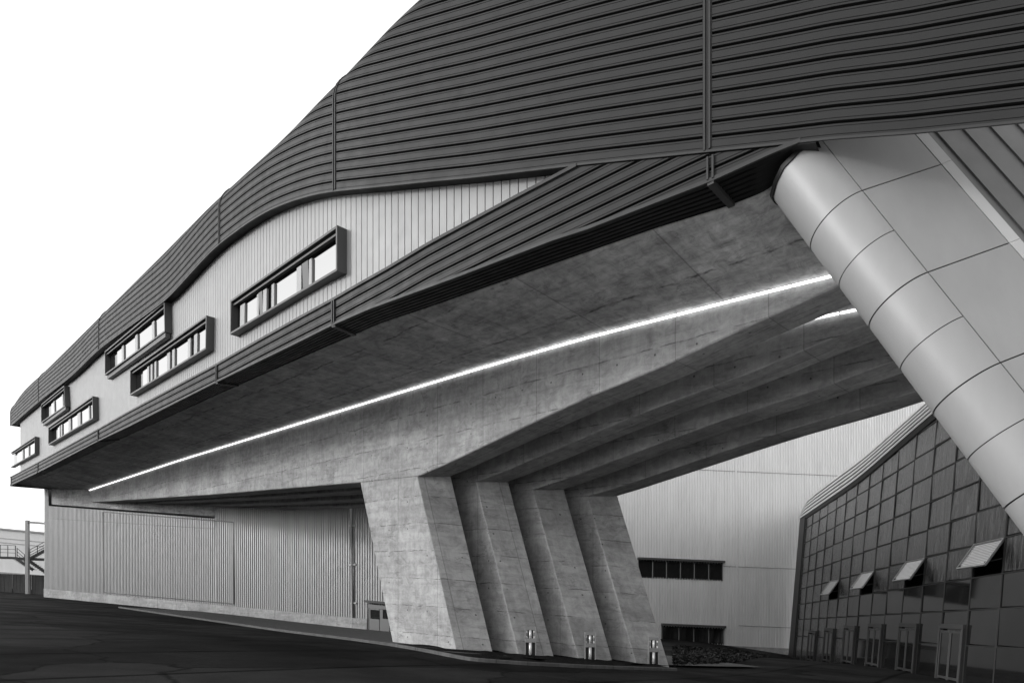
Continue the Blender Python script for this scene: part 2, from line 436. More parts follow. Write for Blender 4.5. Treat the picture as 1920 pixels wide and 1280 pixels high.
RR = 1.3
def up_path(px):
    zb = zpx(px, up_bot(px)); zc = up_top(px) - (.52 - .20 * max(0, min(1, (px - 540) / 180.))) * RR
    H = max(.2, zc - zb)
    def f_(s):
        if s < H: return zb + s, 0.0, 0.0
        a = (s - H) / RR
        if a < math.pi / 2: return zc + RR * math.sin(a), -RR * (1 - math.cos(a)), a
        return zc + RR, -RR - (s - H - RR * math.pi / 2), math.pi / 2
    return f_, H
PITCH = .30
PROF = [(.0, 0), (.034, 0), (.036, -.012), (.048, -.012), (.05, 0), (.184, 0), (.186, -.012), (.198, -.012), (.20, 0), (.234, 0), (.237, -.10), (.294, -.10), (.298, 0)]
NR = 46
mb = MB()
cols = list(np.arange(20, 560, 6.0)) + list(np.arange(560, 760, 4.0)) + list(np.arange(760, 2100, 10.0))
rows = []
for px in cols:
    f_, H = up_path(px); pl, n = FA.plan(px); r = []
    z0, _, _ = f_(0)
    r.append(Vector((pl.x - n.x * .03, pl.y - n.y * .03, z0)))
    for i in range(NR):
        for ds, dd in PROF:
            s = i * PITCH + ds
            z, inn, a = f_(s)
            off = inn + dd * math.cos(a); z += dd * math.sin(a)
            r.append(Vector((pl.x + n.x * off, pl.y + n.y * off, z)))
    rows.append(r)
mb.grid(rows, smooth=False)
# closed end, back wall so the building is a solid body
p0, n0 = FA.plan(20)
pts = rows[0][1::13]
f_, H = up_path(20)
inner = Vector((p0.x - n0.x * 12, p0.y - n0.y * 12, 0))
mb.poly([Vector(p) for p in pts] + [Vector((inner.x, inner.y, pts[-1].z)), Vector((inner.x, inner.y, pts[0].z))])
mb.build('upper_cladding', M['dark_cladding'], bridge)

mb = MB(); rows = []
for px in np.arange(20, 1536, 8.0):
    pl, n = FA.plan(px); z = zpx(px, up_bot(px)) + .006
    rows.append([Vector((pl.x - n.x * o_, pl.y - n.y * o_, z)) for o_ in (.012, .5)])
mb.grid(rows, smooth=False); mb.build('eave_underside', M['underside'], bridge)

def path_strip(px, width, proud, s0, s1, depth=.05):
    """a flat bar that follows the cladding profile at px"""
    f_, H = up_path(px); pl, n = FA.plan(px); pd = Vector((-n.y, n.x))
    ss = [s0] + [s for s in np.arange(s0 + .2, s1, .2)] + [s1]
    out = []
    for s in ss:
        z, inn, a = f_(s); c_, s_ = math.cos(a), math.sin(a)
        ring = []
        for sg, dp in ((-1, -depth), (-1, proud), (1, proud), (1, -depth)):
            off = inn + dp * c_
            q = pl + n * off + pd * (sg * width / 2)
            ring.append(Vector((q.x, q.y, z + dp * s_)))
        out.append(ring)
    return out
def joint(mb, px, px_off, width, proud, s0, s1):
    pl, n = FA.plan(px); 
    out = path_strip(px, width, proud, s0, s1)
    pd = Vector((-n.y, n.x)) * px_off
    out = [[q + Vector((pd.x, pd.y, 0)) for q in r] for r in out]
    for a, b_ in zip(out[:-1], out[1:]):
        for k in range(3): mb.poly([a[k], a[k + 1], b_[k + 1], b_[k]])
    mb.poly(out[0]); mb.poly(out[-1][::-1])
for px in (20, 72, 185, 411, 627, 1326):
    f_, H = up_path(px)
    m1 = MB()
    if px == 20: joint(m1, px, -.06, .12, .04, 0, H + 2.5)
    else:
        joint(m1, px, -.055, .035, .03, 0, H + 2.5); joint(m1, px, .055, .035, .03, 0, H + 2.5)
    js = m1.build('joint_strip', M['trim'], bridge)
    if px != 20:
        m1 = MB(); joint(m1, px, 0, .19, .004, 0, H + 2.5); m1.build('joint_backing', M['groove'], js)
# trim rail along the foot of the upper cladding
mb = MB(); rows = []
for px in list(np.arange(20, 2090, 8.0)):
    pl, n = FA.plan(px); z = zpx(px, up_bot(px))
    q = lambda off, dz: Vector((pl.x + n.x * off, pl.y + n.y * off, z + dz))
    rows.append([q(-.1, -.005), q(.012, -.005), q(.012, -.05), q(-.02, -.05)])
mb.grid(rows, smooth=False); mb.build('edge_trim', M['trim'], bridge)

# lower cladding band (ribs run on from its top edge, its foot and the upper cladding cut them)
mb = MB(); rows = []
for px in list(np.arange(19, 1530, 5.0)):
    pl, n = FA.plan(px)
    zt, zb, zc = zpx(px, bd_top(px)), zpx(px, bd_bot(px)), zpx(px, up_bot(px)) - .07
    top = min(zt, zc) if px > 1060 else zt
    r = [Vector((pl.x - n.x * .45, pl.y - n.y * .45, top)), Vector((pl.x - n.x * .02, pl.y - n.y * .02, top))]
    for i in range(14):
        for ds, dd in PROF:
            z = zt - i * PITCH - ds - .06
            cz = max(zb + .05, min(top, z))
            if cz != z: dd = 0
            r.append(Vector((pl.x + n.x * (dd - .02), pl.y + n.y * (dd - .02), cz)))
    r += [Vector((pl.x - n.x * .02, pl.y - n.y * .02, zb)), Vector((pl.x - n.x * .1, pl.y - n.y * .1, zb))]
    rows.append(r)
mb.grid(rows, smooth=False); mb.build('lower_cladding', M['dark_cladding'], bridge)
mb = MB(); rows = []
for px in list(np.arange(19, 1086, 6.0)):
    pl, n = FA.plan(px); z = zpx(px, bd_top(px))
    q = lambda off, dz: Vector((pl.x + n.x * off, pl.y + n.y * off, z + dz))
    rows.append([q(-.3, .012), q(.03, .012), q(.03, -.07), q(-.03, -.07)])
mb.grid(rows, smooth=False); mb.build('edge_trim', M['trim'], bridge)
mb = MB(); rows = []
for px in list(np.arange(19, 1503, 6.0)):
    pl, n = FA.plan(px); z = zpx(px, bd_bot(px))
    q = lambda off, dz: Vector((pl.x + n.x * off, pl.y + n.y * off, z + dz))
    rows.append([q(-.03, .07), q(.015, .07), q(.015, -.012), q(-.03, -.012)])
mb.grid(rows, smooth=False); mb.build('edge_trim', M['trim'], bridge)
for px in (20.5, 71, 184, 406, 625, 1332):
    pl, n = FA.plan(px); pd = Vector((-n.y, n.x)); m1 = MB()
    zt = min(zpx(px, bd_top(px)), zpx(px, up_bot(px)) - .08) - .06; zb = zpx(px, bd_bot(px)) + .04
    for o_ in (-.055, .055):
        c_ = pl + pd * o_ + n * .005
        m1.box((c_.x, c_.y, (zt + zb) / 2), (pd.x * .02, pd.y * .02, 0), (n.x * .03, n.y * .03, 0), (0, 0, (zt - zb) / 2))
    # the joint turns under the building
    e_ = FA.ray(px + (12 if px < 100 else 40), sf_edge(px + (12 if px < 100 else 40)), -1.0)
    m1.bar((pl.x, pl.y, zb - .06), (e_.x, e_.y, e_.z + .02), .14, .10)
    m1.build('joint_strip', M['trim'], bridge)

# black ribbed underside between the band and the concrete soffit
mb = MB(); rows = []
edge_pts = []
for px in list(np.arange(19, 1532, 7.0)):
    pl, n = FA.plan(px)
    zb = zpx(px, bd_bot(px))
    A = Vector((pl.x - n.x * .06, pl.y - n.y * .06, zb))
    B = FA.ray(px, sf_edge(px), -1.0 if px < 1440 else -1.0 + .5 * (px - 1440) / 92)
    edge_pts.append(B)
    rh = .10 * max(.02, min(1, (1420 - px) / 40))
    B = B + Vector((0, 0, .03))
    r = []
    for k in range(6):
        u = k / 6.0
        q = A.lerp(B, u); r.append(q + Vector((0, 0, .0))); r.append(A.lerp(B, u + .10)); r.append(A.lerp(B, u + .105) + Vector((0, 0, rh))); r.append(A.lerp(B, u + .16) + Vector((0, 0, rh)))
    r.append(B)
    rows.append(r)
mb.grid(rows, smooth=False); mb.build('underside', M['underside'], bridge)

# ---- beams and piers: s runs along the beams (towards the right), t across them (away from the camera)
BP = Plane(P(157, HY, 68), P(1565, HY, 16))
FOLD = BP.at(782, 893)
dv = Vector((BP.d.x, BP.d.y, 0)); wv_ = Vector((-BP.d.y, BP.d.x, 0))
def ST(s, t, z): 
    q = FOLD + dv * s + wv_ * t; return Vector((q.x, q.y, z))
def s_of(p): return (Vector((p.x, p.y, 0)) - Vector((FOLD.x, FOLD.y, 0))).dot(dv)
def t_of(p): return (Vector((p.x, p.y, 0)) - Vector((FOLD.x, FOLD.y, 0))).dot(wv_)
def uv_st(p, n):
    s, t = s_of(p), t_of(p)
    if abs(n.z) > .8: return (s, t)
    if abs(n.dot(wv_)) > abs(n.dot(dv)): return (s, p.z + KS * p.x)
    return (t + 17.3, p.z + KS * p.x)
lit = [(156.7, 921.7), (333, 863), (480, 817.5), (640, 768), (760, 731), (880, 694.5), (985, 663.5), (1105.6, 629.5), (1240, 595), (1400, 554), (1565, 513)]
bot1 = [(100, 948), (158, 942), (396, 926.7), (675, 903.8), (782, 893), (834, 871), (1030.6, 777.5), (1102.5, 744.7), (1240, 688), (1400, 613), (1578, 533), (1700, 483)]
top_s = itp([(s_of(BP.at(*q)), BP.at(*q).z) for q in lit])
bot_s = itp([(s_of(BP.at(*q)), BP.at(*q).z) for q in bot1])
SL = s_of(BP.at(157, 0)); SE = 19.5
TW, TP, SP = 1.2, 2.1, 1.25
def ztop(s, t): return top_s(s) - KS * wv_.x * t * .9
def zbot(s, t, i): return bot_s(s - SP * i) - KS * wv_.x * TP * i - (0, 0, .12, .2)[i]
for i in range(4):
    mb = MB(); t0, t1 = TP * i, TP * i + TW
    ss = sorted(set(list(np.arange(SL, SE + .01, .6)) + [SP * i, SE]))
    rw = []
    uvr = []
    for s in ss:
        zb = min(zbot(s, t0, i), ztop(s, t0) - .25); zt = ztop(s, t0); zq = zt + 1.55; zt += (1.55 if i else 0)
        ch = .035
        rw.append([ST(s, t0, zt), ST(s, t0, zb + ch), ST(s, t0 + ch, zb), ST(s, t1 - ch, zb), ST(s, t1, zb + ch), ST(s, t1, zq)])
    mb.grid(rw, smooth=False)
    mb.poly(rw[0]); mb.poly(rw[-1][::-1])
    o = mb.build('beam', M['concrete'], bridge, uv_st)
    # pier under it
    mp = MB(); lean = 2.5
    zt = zbot(SP * i + .01, t0, i) + .02
    g = ST(2.5 + SP * i, t0, 0); zb = zg(g.x, g.y) - .5
    hgt = 6.95; k = lean / hgt
    z_ref = FOLD.z - KS * wv_.x * TP * i - KS * dv.x * SP * i
    top = [(-4.2, t0), (0, t0), (.72, t1), (-.75, t1 + .72), (-4.2, t1 + .72)] if i < 3 else [(-4.2, t0), (0, t0), (.72, t1), (-3.48, t1)]  # unseen rear flare added to keep light out of the gaps
    def ring(z, inset=0):
        sh = (z_ref - z) * k
        return [ST(s + SP * i + sh, t, z) for s, t in top]
    def corner_z(s, t): return min(zbot(s + SP * i, t0, i) + .004, ztop(s, t0))
    b_ = ring(zb)
    tp_ = []
    for s, t in top:
        z = corner_z(s, t) ; sh = (z_ref - z) * k
        tp_.append(ST(s + SP * i + sh, t + (.003 if t == t0 else -.003), z))
    nn = len(top)
    bi = [mp.vert(p) for p in b_]; ti = [mp.vert(p) for p in tp_]
    mp.face(bi[::-1]); mp.face(ti)
    for q in range(nn): mp.face((bi[q], bi[(q + 1) % nn], ti[(q + 1) % nn], ti[q]))
    o = mp.build('pier', M['concrete'], bridge, uv_st, bevel=.03)

# concrete soffit
mb = MB(); rows = []; uvr = []
for B in edge_pts:
    s = s_of(B); tB = t_of(B)
    sA = max(s, SL) if s < SL + 6 else s
    u = 0 if s > SL + 8 else (SL + 8 - s) / 8.0
    r = [B + Vector((0, 0, .25)), B]
    sT = max(SL - .4, s)
    T = ST(sT, 0, ztop(sT, 0))
    for k in range(1, 9): r.append(B.lerp(T, k / 8.0))
    r.append(ST(sT, TW - .3, ztop(sT, TW - .3)))
    for t in (TW - .25, 3, 6, TP * 3 + TW - .2): r.append(ST(sT, t, ztop(sT, t) + 1.5))
    rows.append(r); uvr.append([(t_of(q) * 1.0, s_of(q)) for q in r])
mb.grid(rows, smooth=False, uvs=[[(b_[1], b_[0]) for b_ in a] for a in uvr]); mb.build('soffit', M['soffit'], bridge)

# strip lights along the top of the beams
def strip(s0, s1, t):
    m1 = MB()
    a = ST(s0, t - .07, ztop(s0, t) - .07); b_ = ST(s1, t - .07, ztop(s1, t) - .07)
    m1.cyl(a, b_, .033, 10)
    return m1.build('strip_light', M['lamp'], bridge)
s = SL + .05; LS = 1.62
while s < 18.5:
    strip(s, min(s + LS - .045, 18.6), 0); s += LS
s = 12.6
while s < 18.5:
    strip(s, min(s + LS - .05, 18.6), TP); s += LS

# pale standing-seam wall between the two claddings
OFF = -.38
mb = MB()
acc = 0; prev = None; samp = []
for px in np.arange(29, 1110, 1.0):
    q = FA.plan(px, OFF)[0]
    if prev is not None: acc += (q - prev).length
    prev = q; samp.append((px, acc))
l2p = itp([(l, p) for p, l in samp]); L = samp[-1][1]
prof = []; l = 0
while l < L:
    for dl, dd in ((0, 0), (.004, -.035), (.026, -.035), (.03, 0)):
        prof.append((l + dl, dd))
    l += .27
rows = []
for l, dd in prof:
    px = l2p(l); pl, n = FA.plan(px, OFF + dd)
    zb = zpx(px, bd_top(px)) - .3; zt = zpx(px, up_bot(px)) + .25
    rows.append([Vector((pl.x, pl.y, zb)), Vector((pl.x, pl.y, max(zt, zb + .01)))])
mb.grid(rows, smooth=False)
pl, n = FA.plan(29, OFF); q = pl - n * 11
px = 29
mb.poly([(pl.x, pl.y, zpx(29, bd_top(29)) - .3), (pl.x, pl.y, zpx(29, up_bot(29)) + .25), (q.x, q.y, zpx(29, up_bot(29)) + .25), (q.x, q.y, zpx(29, bd_top(29)) - .3)])
mb.build('wall_panel', M['pale_panel'], bridge)

# ribbon windows in projecting metal surrounds
n_left = FA.plan(200)[1]; NL = Vector((n_left.x, n_left.y, 0))
def ribbon(TL, TR, BR, BL, parts, sill=False, openleft=False):
    fr = MB(); off = -.04
    q = [FA.ray(x, y, off) for x, y in (TL, TR, BR, BL)]
    tl, tr, br, bl = q
    inn = -NL * .36; rec = -NL * .22
    ex = (tr - tl).normalized(); th = .075
    up = Vector((0, 0, 1))
    # surround: top, bottom, two sides, butt jointed
    def plate(a, b_, drop, dpt=inn):
        a2, b2 = a + drop, b_ + drop
        fr.hexa([a2, b2, b2 + dpt, a2 + dpt], [a, b_, b_ + dpt, a + dpt])
    plate(tl, tr, -up * th); plate(bl + up * th, br + up * th, -up * th)
    sides = [(tr - ex * th, br - ex * th, ex)] + ([] if openleft else [(tl, bl, ex)])
    for a, b_, e in sides:
        a1 = a - up * (th + .001); b1 = b_ + up * (th + .001)
        fr.hexa([b1, b1 + e * th, b1 + e * th + inn, b1 + inn], [a1, a1 + e * th, a1 + e * th + inn, a1 + inn])
    # inner head channel
    a1, b1 = tl - up * .15 + rec * .35 + ex * .08, tr - up * .15 + rec * .35 - ex * .08
    fr.hexa([a1 - up * .07, b1 - up * .07, b1 - up * .07 + rec * .5, a1 - up * .07 + rec * .5], [a1, b1, b1 + rec * .5, a1 + rec * .5])
    if sill:
        a1, b1 = bl - up * .03 + ex * .15 + inn * .3, br - up * .03 - ex * .05 + inn * .1
        fr.hexa([a1 - up * .2, b1 - up * .2, b1 - up * .2 + inn * .6, a1 - up * .2 + inn * .6], [a1, b1, b1 + inn * .6, a1 + inn * .6])
    w_ = fr.build('window', M['box_metal'], bridge)
    H = (tl - bl).length; W = (tr - tl).length
    def at(u, v): 
        a, b_ = tl.lerp(tr, u), bl.lerp(br, u); return a.lerp(b_, v) + rec
    v0, v1 = .24, 1 - .05
    bk = MB(); back = rec * .25
    bk.poly([at(.0, .02) + back, at(1, .02) + back, at(1, .98) + back, at(0, .98) + back]); bk.build('window_back', M['dark_glass'], w_)
    for u0, u1, kind in parts:
        m1 = MB(); a, b_, c_, d_ = at(u0, v0), at(u1, v0), at(u1, v1), at(u0, v1)
        if kind == 'p':
            m1.hexa([d_, c_, c_ - NL * .02, d_ - NL * .02], [a, b_, b_ - NL * .02, a - NL * .02]); m1.build('pane', M['pane'], w_)
        elif kind == 'm':
            f2 = NL * .06
            m1.hexa([d_ + f2, c_ + f2, c_ - NL * .02, d_ - NL * .02], [a + f2, b_ + f2, b_ - NL * .02, a - NL * .02]); m1.build('mullion', M['frame_grey'], w_)
        elif kind == 'o':                   # sash tilted open
            m1.hexa([d_ + NL * .02, c_ + NL * .02, c_, d_], [a + NL * .08, b_ + NL * .08, b_ + NL * .06, a + NL * .06]); m1.build('sash', M['dark_glass'], w_)
    return w_
ribbon((432, 563), (632, 422), (632, 507), (431, 627),
       [(.07, .12, 'm'), (.12, .25, 'p'), (.255, .275, 'm'), (.275, .315, 'o'), (.32, .355, 'm'), (.405, .43, 'm'), (.435, .635, 'p'), (.64, .68, 'm'), (.69, .74, 'o'), (.745, .768, 'm'), (.77, .985, 'p')])
ribbon((196.3, 658.6), (308, 565), (309, 621.7), (196.3, 703.3),
       [(.17, .27, 'p'), (.275, .31, 'm'), (.315, .5, 'p'), (.51, .55, 'm'), (.56, .77, 'p'), (.775, .81, 'm'), (.82, .985, 'p')], sill=True)
ribbon((243.6, 693), (387, 591), (386, 654), (243.6, 741),
       [(.14, .22, 'p'), (.225, .25, 'm'), (.275, .3, 'm'), (.33, .355, 'm'), (.36, .5, 'p'), (.505, .54, 'm'), (.57, .6, 'm'), (.605, .755, 'p'), (.76, .79, 'm'), (.83, .865, 'm'), (.87, .985, 'p')])
ribbon((77, 758), (120, 722.5), (122, 761), (77, 792.5), [(.33, .45, 'p'), (.46, .5, 'm'), (.51, .8, 'p'), (.81, .85, 'm')], sill=True)
ribbon((90.4, 800.6), (173.3, 742), (174, 784.4), (90.4, 833.8), [(.17, .22, 'p'), (.23, .25, 'm'), (.27, .3, 'm'), (.31, .44, 'p'), (.45, .5, 'm'), (.51, .64, 'p'), (.65, .71, 'm'), (.72, .86, 'p'), (.87, .89, 'm'), (.9, .99, 'p')])
ribbon((19.8, 848), (65, 817.7), (65, 850), (19.8, 876), [(.2, .42, 'p'), (.43, .48, 'm'), (.5, .65, 'p'), (.66, .71, 'm'), (.72, .9, 'p')], openleft=True)

# ------------------------------------------------------------------ the rounded metal-clad leg at the right
G1, G2, C1 = P(1617, 357, 12.65), P(1740, 510, 12.04), P(1765, 308, 12.93)
ta = (G2 - G1); TL_ = ta.length; ta.normalize()
tc = (C1 - G1); tc = tc - ta * tc.dot(ta); TWF = tc.length; tc.normalize()
tn = ta.cross(tc)
if tn.y > 0: tn = -tn
RT = .69
foot = G1 + ta * (TL_ * 5.2)
leg = thing('inclined_leg', (foot.x, foot.y, zg(foot.x, foot.y)), 'smooth pale metal clad leg with rounded edge, leaning down to the right', 'building leg')
def tube_pt(l, ang, c=None, rr=RT, dn=0):
    """l along the axis from G1; ang: 0 at the flat, growing round the edge; c: distance across the flat"""
    g = G1 + ta * l
    if c is not None: return g + tc * c + tn * dn
    cen = g - tn * RT
    return cen + (tn * math.cos(ang) - tc * math.sin(ang)) * (rr + dn)
L0, L1 = -1.75, TL_ * 5.2
_arc = itp([(1400, 500), (1450, 365), (1456, 343), (1470, 314), (1500, 284), (1537, 260.5), (1600, 256)])
def l_cut(ang):                              # where the rounded edge runs into the underside of the building
    lo, hi = -1.9, 1.5
    for _ in range(40):
        m_ = (lo + hi) / 2; q = tube_pt(m_, ang)
        if HY - (q.z - EYE) * F / q.y < _arc(CX + F * q.x / q.y): lo = m_
        else: hi = m_
    return hi
core = MB(); rows = []
for l in (0, L1):
    r = [tube_pt(l if l else L0, 0, TWF + .02, dn=-.03)] + [tube_pt(l if l else l_cut(min(a, 2.1)) + .01, a, dn=-.03) for a in np.linspace(0, math.pi, 40)]
    r += [tube_pt(l if l else L0, 0, TWF + .02, dn=-.03) - tn * 2 * RT]
    rows.append(r + [r[0]])
core.grid(rows, smooth=False); core.build('core', M['groove'], leg)
gap = .026
def patch(ptf, l0, l1, na, name, rnd=False):
    m1 = MB(); rows_t = []; 
    for l in (l0 + gap / 2, l1 - gap / 2):
        rows_t.append([ptf(l if not (rnd and l < -1) else l_cut(min(k / na * 3.0, 2.1)), k / na) for k in range(na + 1)])
    m1.grid(rows_t, smooth=True)
    # returns into the joint
    a, b_ = rows_t
    for rw in (a, b_):
        low = [q - (tn * .02) for q in rw]
        m1.grid([rw, low], smooth=False)
    for k in (0, na):
        m1.poly([a[k], b_[k], b_[k] - tn * .02, a[k] - tn * .02])
    return m1.build(name, M['tube_panel'], leg)
LV = [L0] + [TL_ * k for k in range(0, 6)]
LV[-1] = L1
for k in range(len(LV) - 1):
    patch(lambda l, u: tube_pt(l, 0, gap / 2 + u * (TWF - gap)), LV[k], LV[k + 1], 4, 'flat_panel')
    mid = (LV[k] + LV[k + 1]) / 2 if k else LV[1]
    for a, b_ in ((LV[k], mid), (mid, LV[k + 1])) if k else ((LV[0], LV[1]),):
        patch(lambda l, u: tube_pt(l, gap / 2 / RT + u * 3.0), a + (0 if k == 0 or a != mid else -.004), b_ + (.004 if b_ == mid else 0), 40, 'round_panel', True)
# dark collar where the rounded edge meets the underside
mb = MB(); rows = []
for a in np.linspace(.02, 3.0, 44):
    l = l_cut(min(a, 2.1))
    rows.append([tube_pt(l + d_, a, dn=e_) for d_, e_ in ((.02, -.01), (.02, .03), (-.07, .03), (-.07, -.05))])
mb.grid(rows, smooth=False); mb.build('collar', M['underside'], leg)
# trim strip and the recessed grey wall beyond it
mb = MB()
for l0, l1 in zip(LV[:-1], LV[1:]):
    a = [tube_pt(l, 0, TWF + .012) for l in (l0 + .004, l1 - .004)]
    b_ = [q + tc * .21 + tn * .02 for q in a]
    mb.hexa([a[0] - tn * .03, b_[0] - tn * .03, b_[1] - tn * .03, a[1] - tn * .03], [a[0], b_[0], b_[1], a[1]])
    mb.hexa([b_[0] - tn * .5, b_[0] + tc * .02 - tn * .5, b_[1] + tc * .02 - tn * .5, b_[1] - tn * .5], [b_[0] - tn * .031, b_[0] + tc * .02 - tn * .031, b_[1] + tc * .02 - tn * .031, b_[1] - tn * .031])
mb.build('edge_trim', M['roof_metal'], leg)
for k in range(10):
    mb = MB(); c0 = TWF + .25 + k * .56
    a = [tube_pt(l, 0, c, dn=-.28) for l, c in ((L0 - 1, c0), (L0 - 1, c0 + .54), (L1, c0 + .54), (L1, c0))]
    mb.hexa([q - tn * .05 for q in a], a)
    mb.hexa([a[1], a[1] + tc * .012, a[2] + tc * .012, a[2]], [a[1] + tn * .035, a[1] + tc * .012 + tn * .035, a[2] + tc * .012 + tn * .035, a[2] + tn * .035])
    mb.build('wall_panel', M['grey_panel'], leg)

# ------------------------------------------------------------------ corrugated walls
def corrugate(mb, plane_pts, z_lo, z_hi, pitch=.22, depth=.035, nrm=None):
    """ribs along a straight wall; z_lo, z_hi are functions of the distance along it"""
    a, b_ = Vector(plane_pts[0]).to_2d(), Vector(plane_pts[1]).to_2d(); d = b_ - a; L = d.length; d.normalize()
    n = Vector((d.y, -d.x)); l = 0; rows = []
    while l < L:
        for dl, dd in ((0, 0), (.36, 0), (.46, 1), (.90, 1), (1.0, 0)):
            ll = min(l + dl * pitch, L); q = a + d * ll + n * (dd * depth)
            rows.append([Vector((q.x, q.y, z_lo(ll))), Vector((q.x, q.y, z_hi(ll)))])
        l += pitch
    mb.grid(rows, smooth=False)

# low hall under the bridge, left
wa = WALL.at(83, 1118); wb = WALL.at(1000, 1118)
WL2 = Vector((wb.x - wa.x, wb.y - wa.y)).length
wd = Vector((WALL.d.x, WALL.d.y, 0)); wn = Vector((wd.y, -wd.x, 0))
sW = lambda px: WALL.s(WALL.at(px, 0)) - WALL.s(wa)
hall = thing('low_hall', (wa.x, wa.y, zg(wa.x, wa.y)), 'long low corrugated steel hall below the raised building, left of the piers', 'hall')
def wallz(table): return itp([(sW(px), WALL.at(px, py).z) for px, py in table])
pl_top = wallz([(83, 1103), (300, 1123.5), (500, 1142), (691, 1160), (1000, 1190)])
w_top = wallz([(83, 915), (90.9, 915), (91, 948), (404, 972), (404.5, 950), (690, 948), (1000, 940)])
mb = MB()
def zlow(l): return pl_top(l)
def zhigh(l): return w_top(l)
corrugate(mb, (wa, wb), zlow, zhigh, .235, .05)
mb.build('ribbed_wall', M['corrugated'], hall)
def on_wall(l, z, out=0): q = Vector((wa.x, wa.y, 0)) + wd * l + wn * out; return Vector((q.x, q.y, z))
# gable end of the hall
mb = MB(); e = on_wall(-.002, 0); f2 = e - wn * 14
mb.poly([(e.x, e.y, zg(e.x, e.y) - .3), (e.x, e.y, WALL.at(83, 915).z), (f2.x, f2.y, WALL.at(83, 915).z), (f2.x, f2.y, zg(f2.x, f2.y) - .3)])
mb.build('end_wall', M['corrugated'], hall)
joints_px = [83, 187, 296.5, 404.5, 516.5, 633, 662.5, 689]
for a, b_ in zip(joints_px[:-1], joints_px[1:]):
    mb = MB(); l0, l1 = sW(a) + .015, sW(b_) - .015
    p = [on_wall(l, 0, o_) for l, o_ in ((l0, .06), (l1, .06), (l1, -.3), (l0, -.3))]
    zz_ = [pl_top(l0), pl_top(l1), pl_top(l1), pl_top(l0)]
    mb.hexa([Vector((q.x, q.y, zg(q.x, q.y) - .4)) for q in p], [Vector((q.x, q.y, z + .002)) for q, z in zip(p, zz_)])
    mb.build('plinth_block', M['plinth'], hall, lambda p_, n_: ((p_ - on_wall(0, 0)).dot(wd), p_.z))
mb = MB(); l0, l1 = sW(731), sW(1000)
p = [on_wall(l, 0, o_) for l, o_ in ((l0, .06), (l1, .06), (l1, -.3), (l0, -.3))]
mb.hexa([Vector((q.x, q.y, zg(q.x, q.y) - .4)) for q in p], [Vector((q.x, q.y, z + .002)) for q, z in zip(p, [pl_top(l0), pl_top(l1), pl_top(l1), pl_top(l0)])])
mb.build('plinth_block', M['plinth'], hall, lambda p_, n_: ((p_ - on_wall(0, 0)).dot(wd), p_.z))
# large sliding panel
def wpt(px, py, out): q = WALL.at(px, py); return q + wn * out
sp_ = MB()
def wall_bar(m1, a, b_, wdt=.06, out=.05): m1.bar(wpt(*a, out), wpt(*b_, out), wdt, .06, wn)
for a, b_ in (((194.5, 959.5), (438, 978.5)), ((438, 978.5), (440, 1131.5)), ((440, 1131.5), (195.5, 1110)), ((195.5, 1110), (194.5, 959.5))): wall_bar(sp_, a, b_, .07)
sp_.build('sliding_panel', M['dark_steel'], hall)
m1 = MB(); wall_bar(m1, (405, 975), (407, 1127), .12, .04); m1.build('cover_strip', M['grey_panel'], hall)
m1 = MB()
m1.cyl(wpt(660, 950, .14), wpt(664, 1157, .14), .07, 12)
for py in (985, 1058, 1130): m1.bar(wpt(656 + (py - 985) * .02, py, .10), wpt(667 + (py - 985) * .02, py, .10), .05, .12)
m1.build('downpipe', M['frame_grey'], hall)
m1 = MB(); wall_bar(m1, (91, 971.5), (404, 991), .02, .045); m1.build('sheet_lap', M['dark_steel'], hall)
# door
dr = MB()
def wquad(m1, x0, x1, y0, y1, o0, o1):
    b_ = [wpt(x0, y1, o0), wpt(x1, y1 + (x1 - x0) * .09, o0), wpt(x1, y1 + (x1 - x0) * .09, o1), wpt(x0, y1, o1)]
    t_ = [wpt(x0, y0, o0), wpt(x1, y0 + (x1 - x0) * .09, o0), wpt(x1, y0 + (x1 - x0) * .09, o1), wpt(x0, y0, o1)]
    m1.hexa(b_, t_)
wquad(dr, 691, 732, 1126, 1184, .03, .05)
o_d = dr.build('door', M['dark_steel'], hall)
m1 = MB(); wquad(m1, 690.5, 733, 1124.5, 1128.5, .02, .45); m1.build('canopy', M['dark_steel'], o_d)
m1 = MB(); wquad(m1, 694.5, 713, 1139.5, 1182.5, .052, .10); m1.build('door_leaf', M['door'], o_d)
m1 = MB(); wquad(m1, 714, 732, 1141.5, 1184, .052, .10); m1.build('door_leaf', M['door'], o_d)
for x0 in (696.5, 719.5):
    m1 = MB(); wquad(m1, x0, x0 + 17 - (0 if x0 < 700 else 6), 1142, 1159, .102, .11); m1.build('pane', M['dark_glass'], o_d)
m1 = MB(); wquad(m1, 692.5, 733, 1132, 1139, .052, .12); m1.build('head_panel', M['door'], o_d)
# concrete end block carrying the beams over the wall, with its dark shadow gap
mb = MB(); l0, l1 = sW(94), sW(420)
zb_ = wallz([(94, 944.5), (404, 968), (420, 969)]); zt_ = wallz([(94, 914), (157, 917), (420, 917)])
p = [on_wall(l, 0, o_) for l, o_ in ((l0, -.15), (l1, -.15), (l1, -2), (l0, -2))]
mb.hexa([Vector((q.x, q.y, zb_(l))) for q, l in zip(p, (l0, l1, l1, l0))], [Vector((q.x, q.y, zt_(l) + .15)) for q, l in zip(p, (l0, l1, l1, l0))])
mb.build('bearing_block', M['soffit'], hall, lambda p_, n_: ((p_ - on_wall(0, 0)).dot(wd), p_.z))
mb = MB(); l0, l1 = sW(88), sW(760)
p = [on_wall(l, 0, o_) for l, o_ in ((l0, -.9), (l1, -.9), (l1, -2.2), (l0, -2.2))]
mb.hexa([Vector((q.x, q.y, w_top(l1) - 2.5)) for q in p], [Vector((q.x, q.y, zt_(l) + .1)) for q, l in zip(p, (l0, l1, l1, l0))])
mb.build('parapet_back', M['groove'], hall)

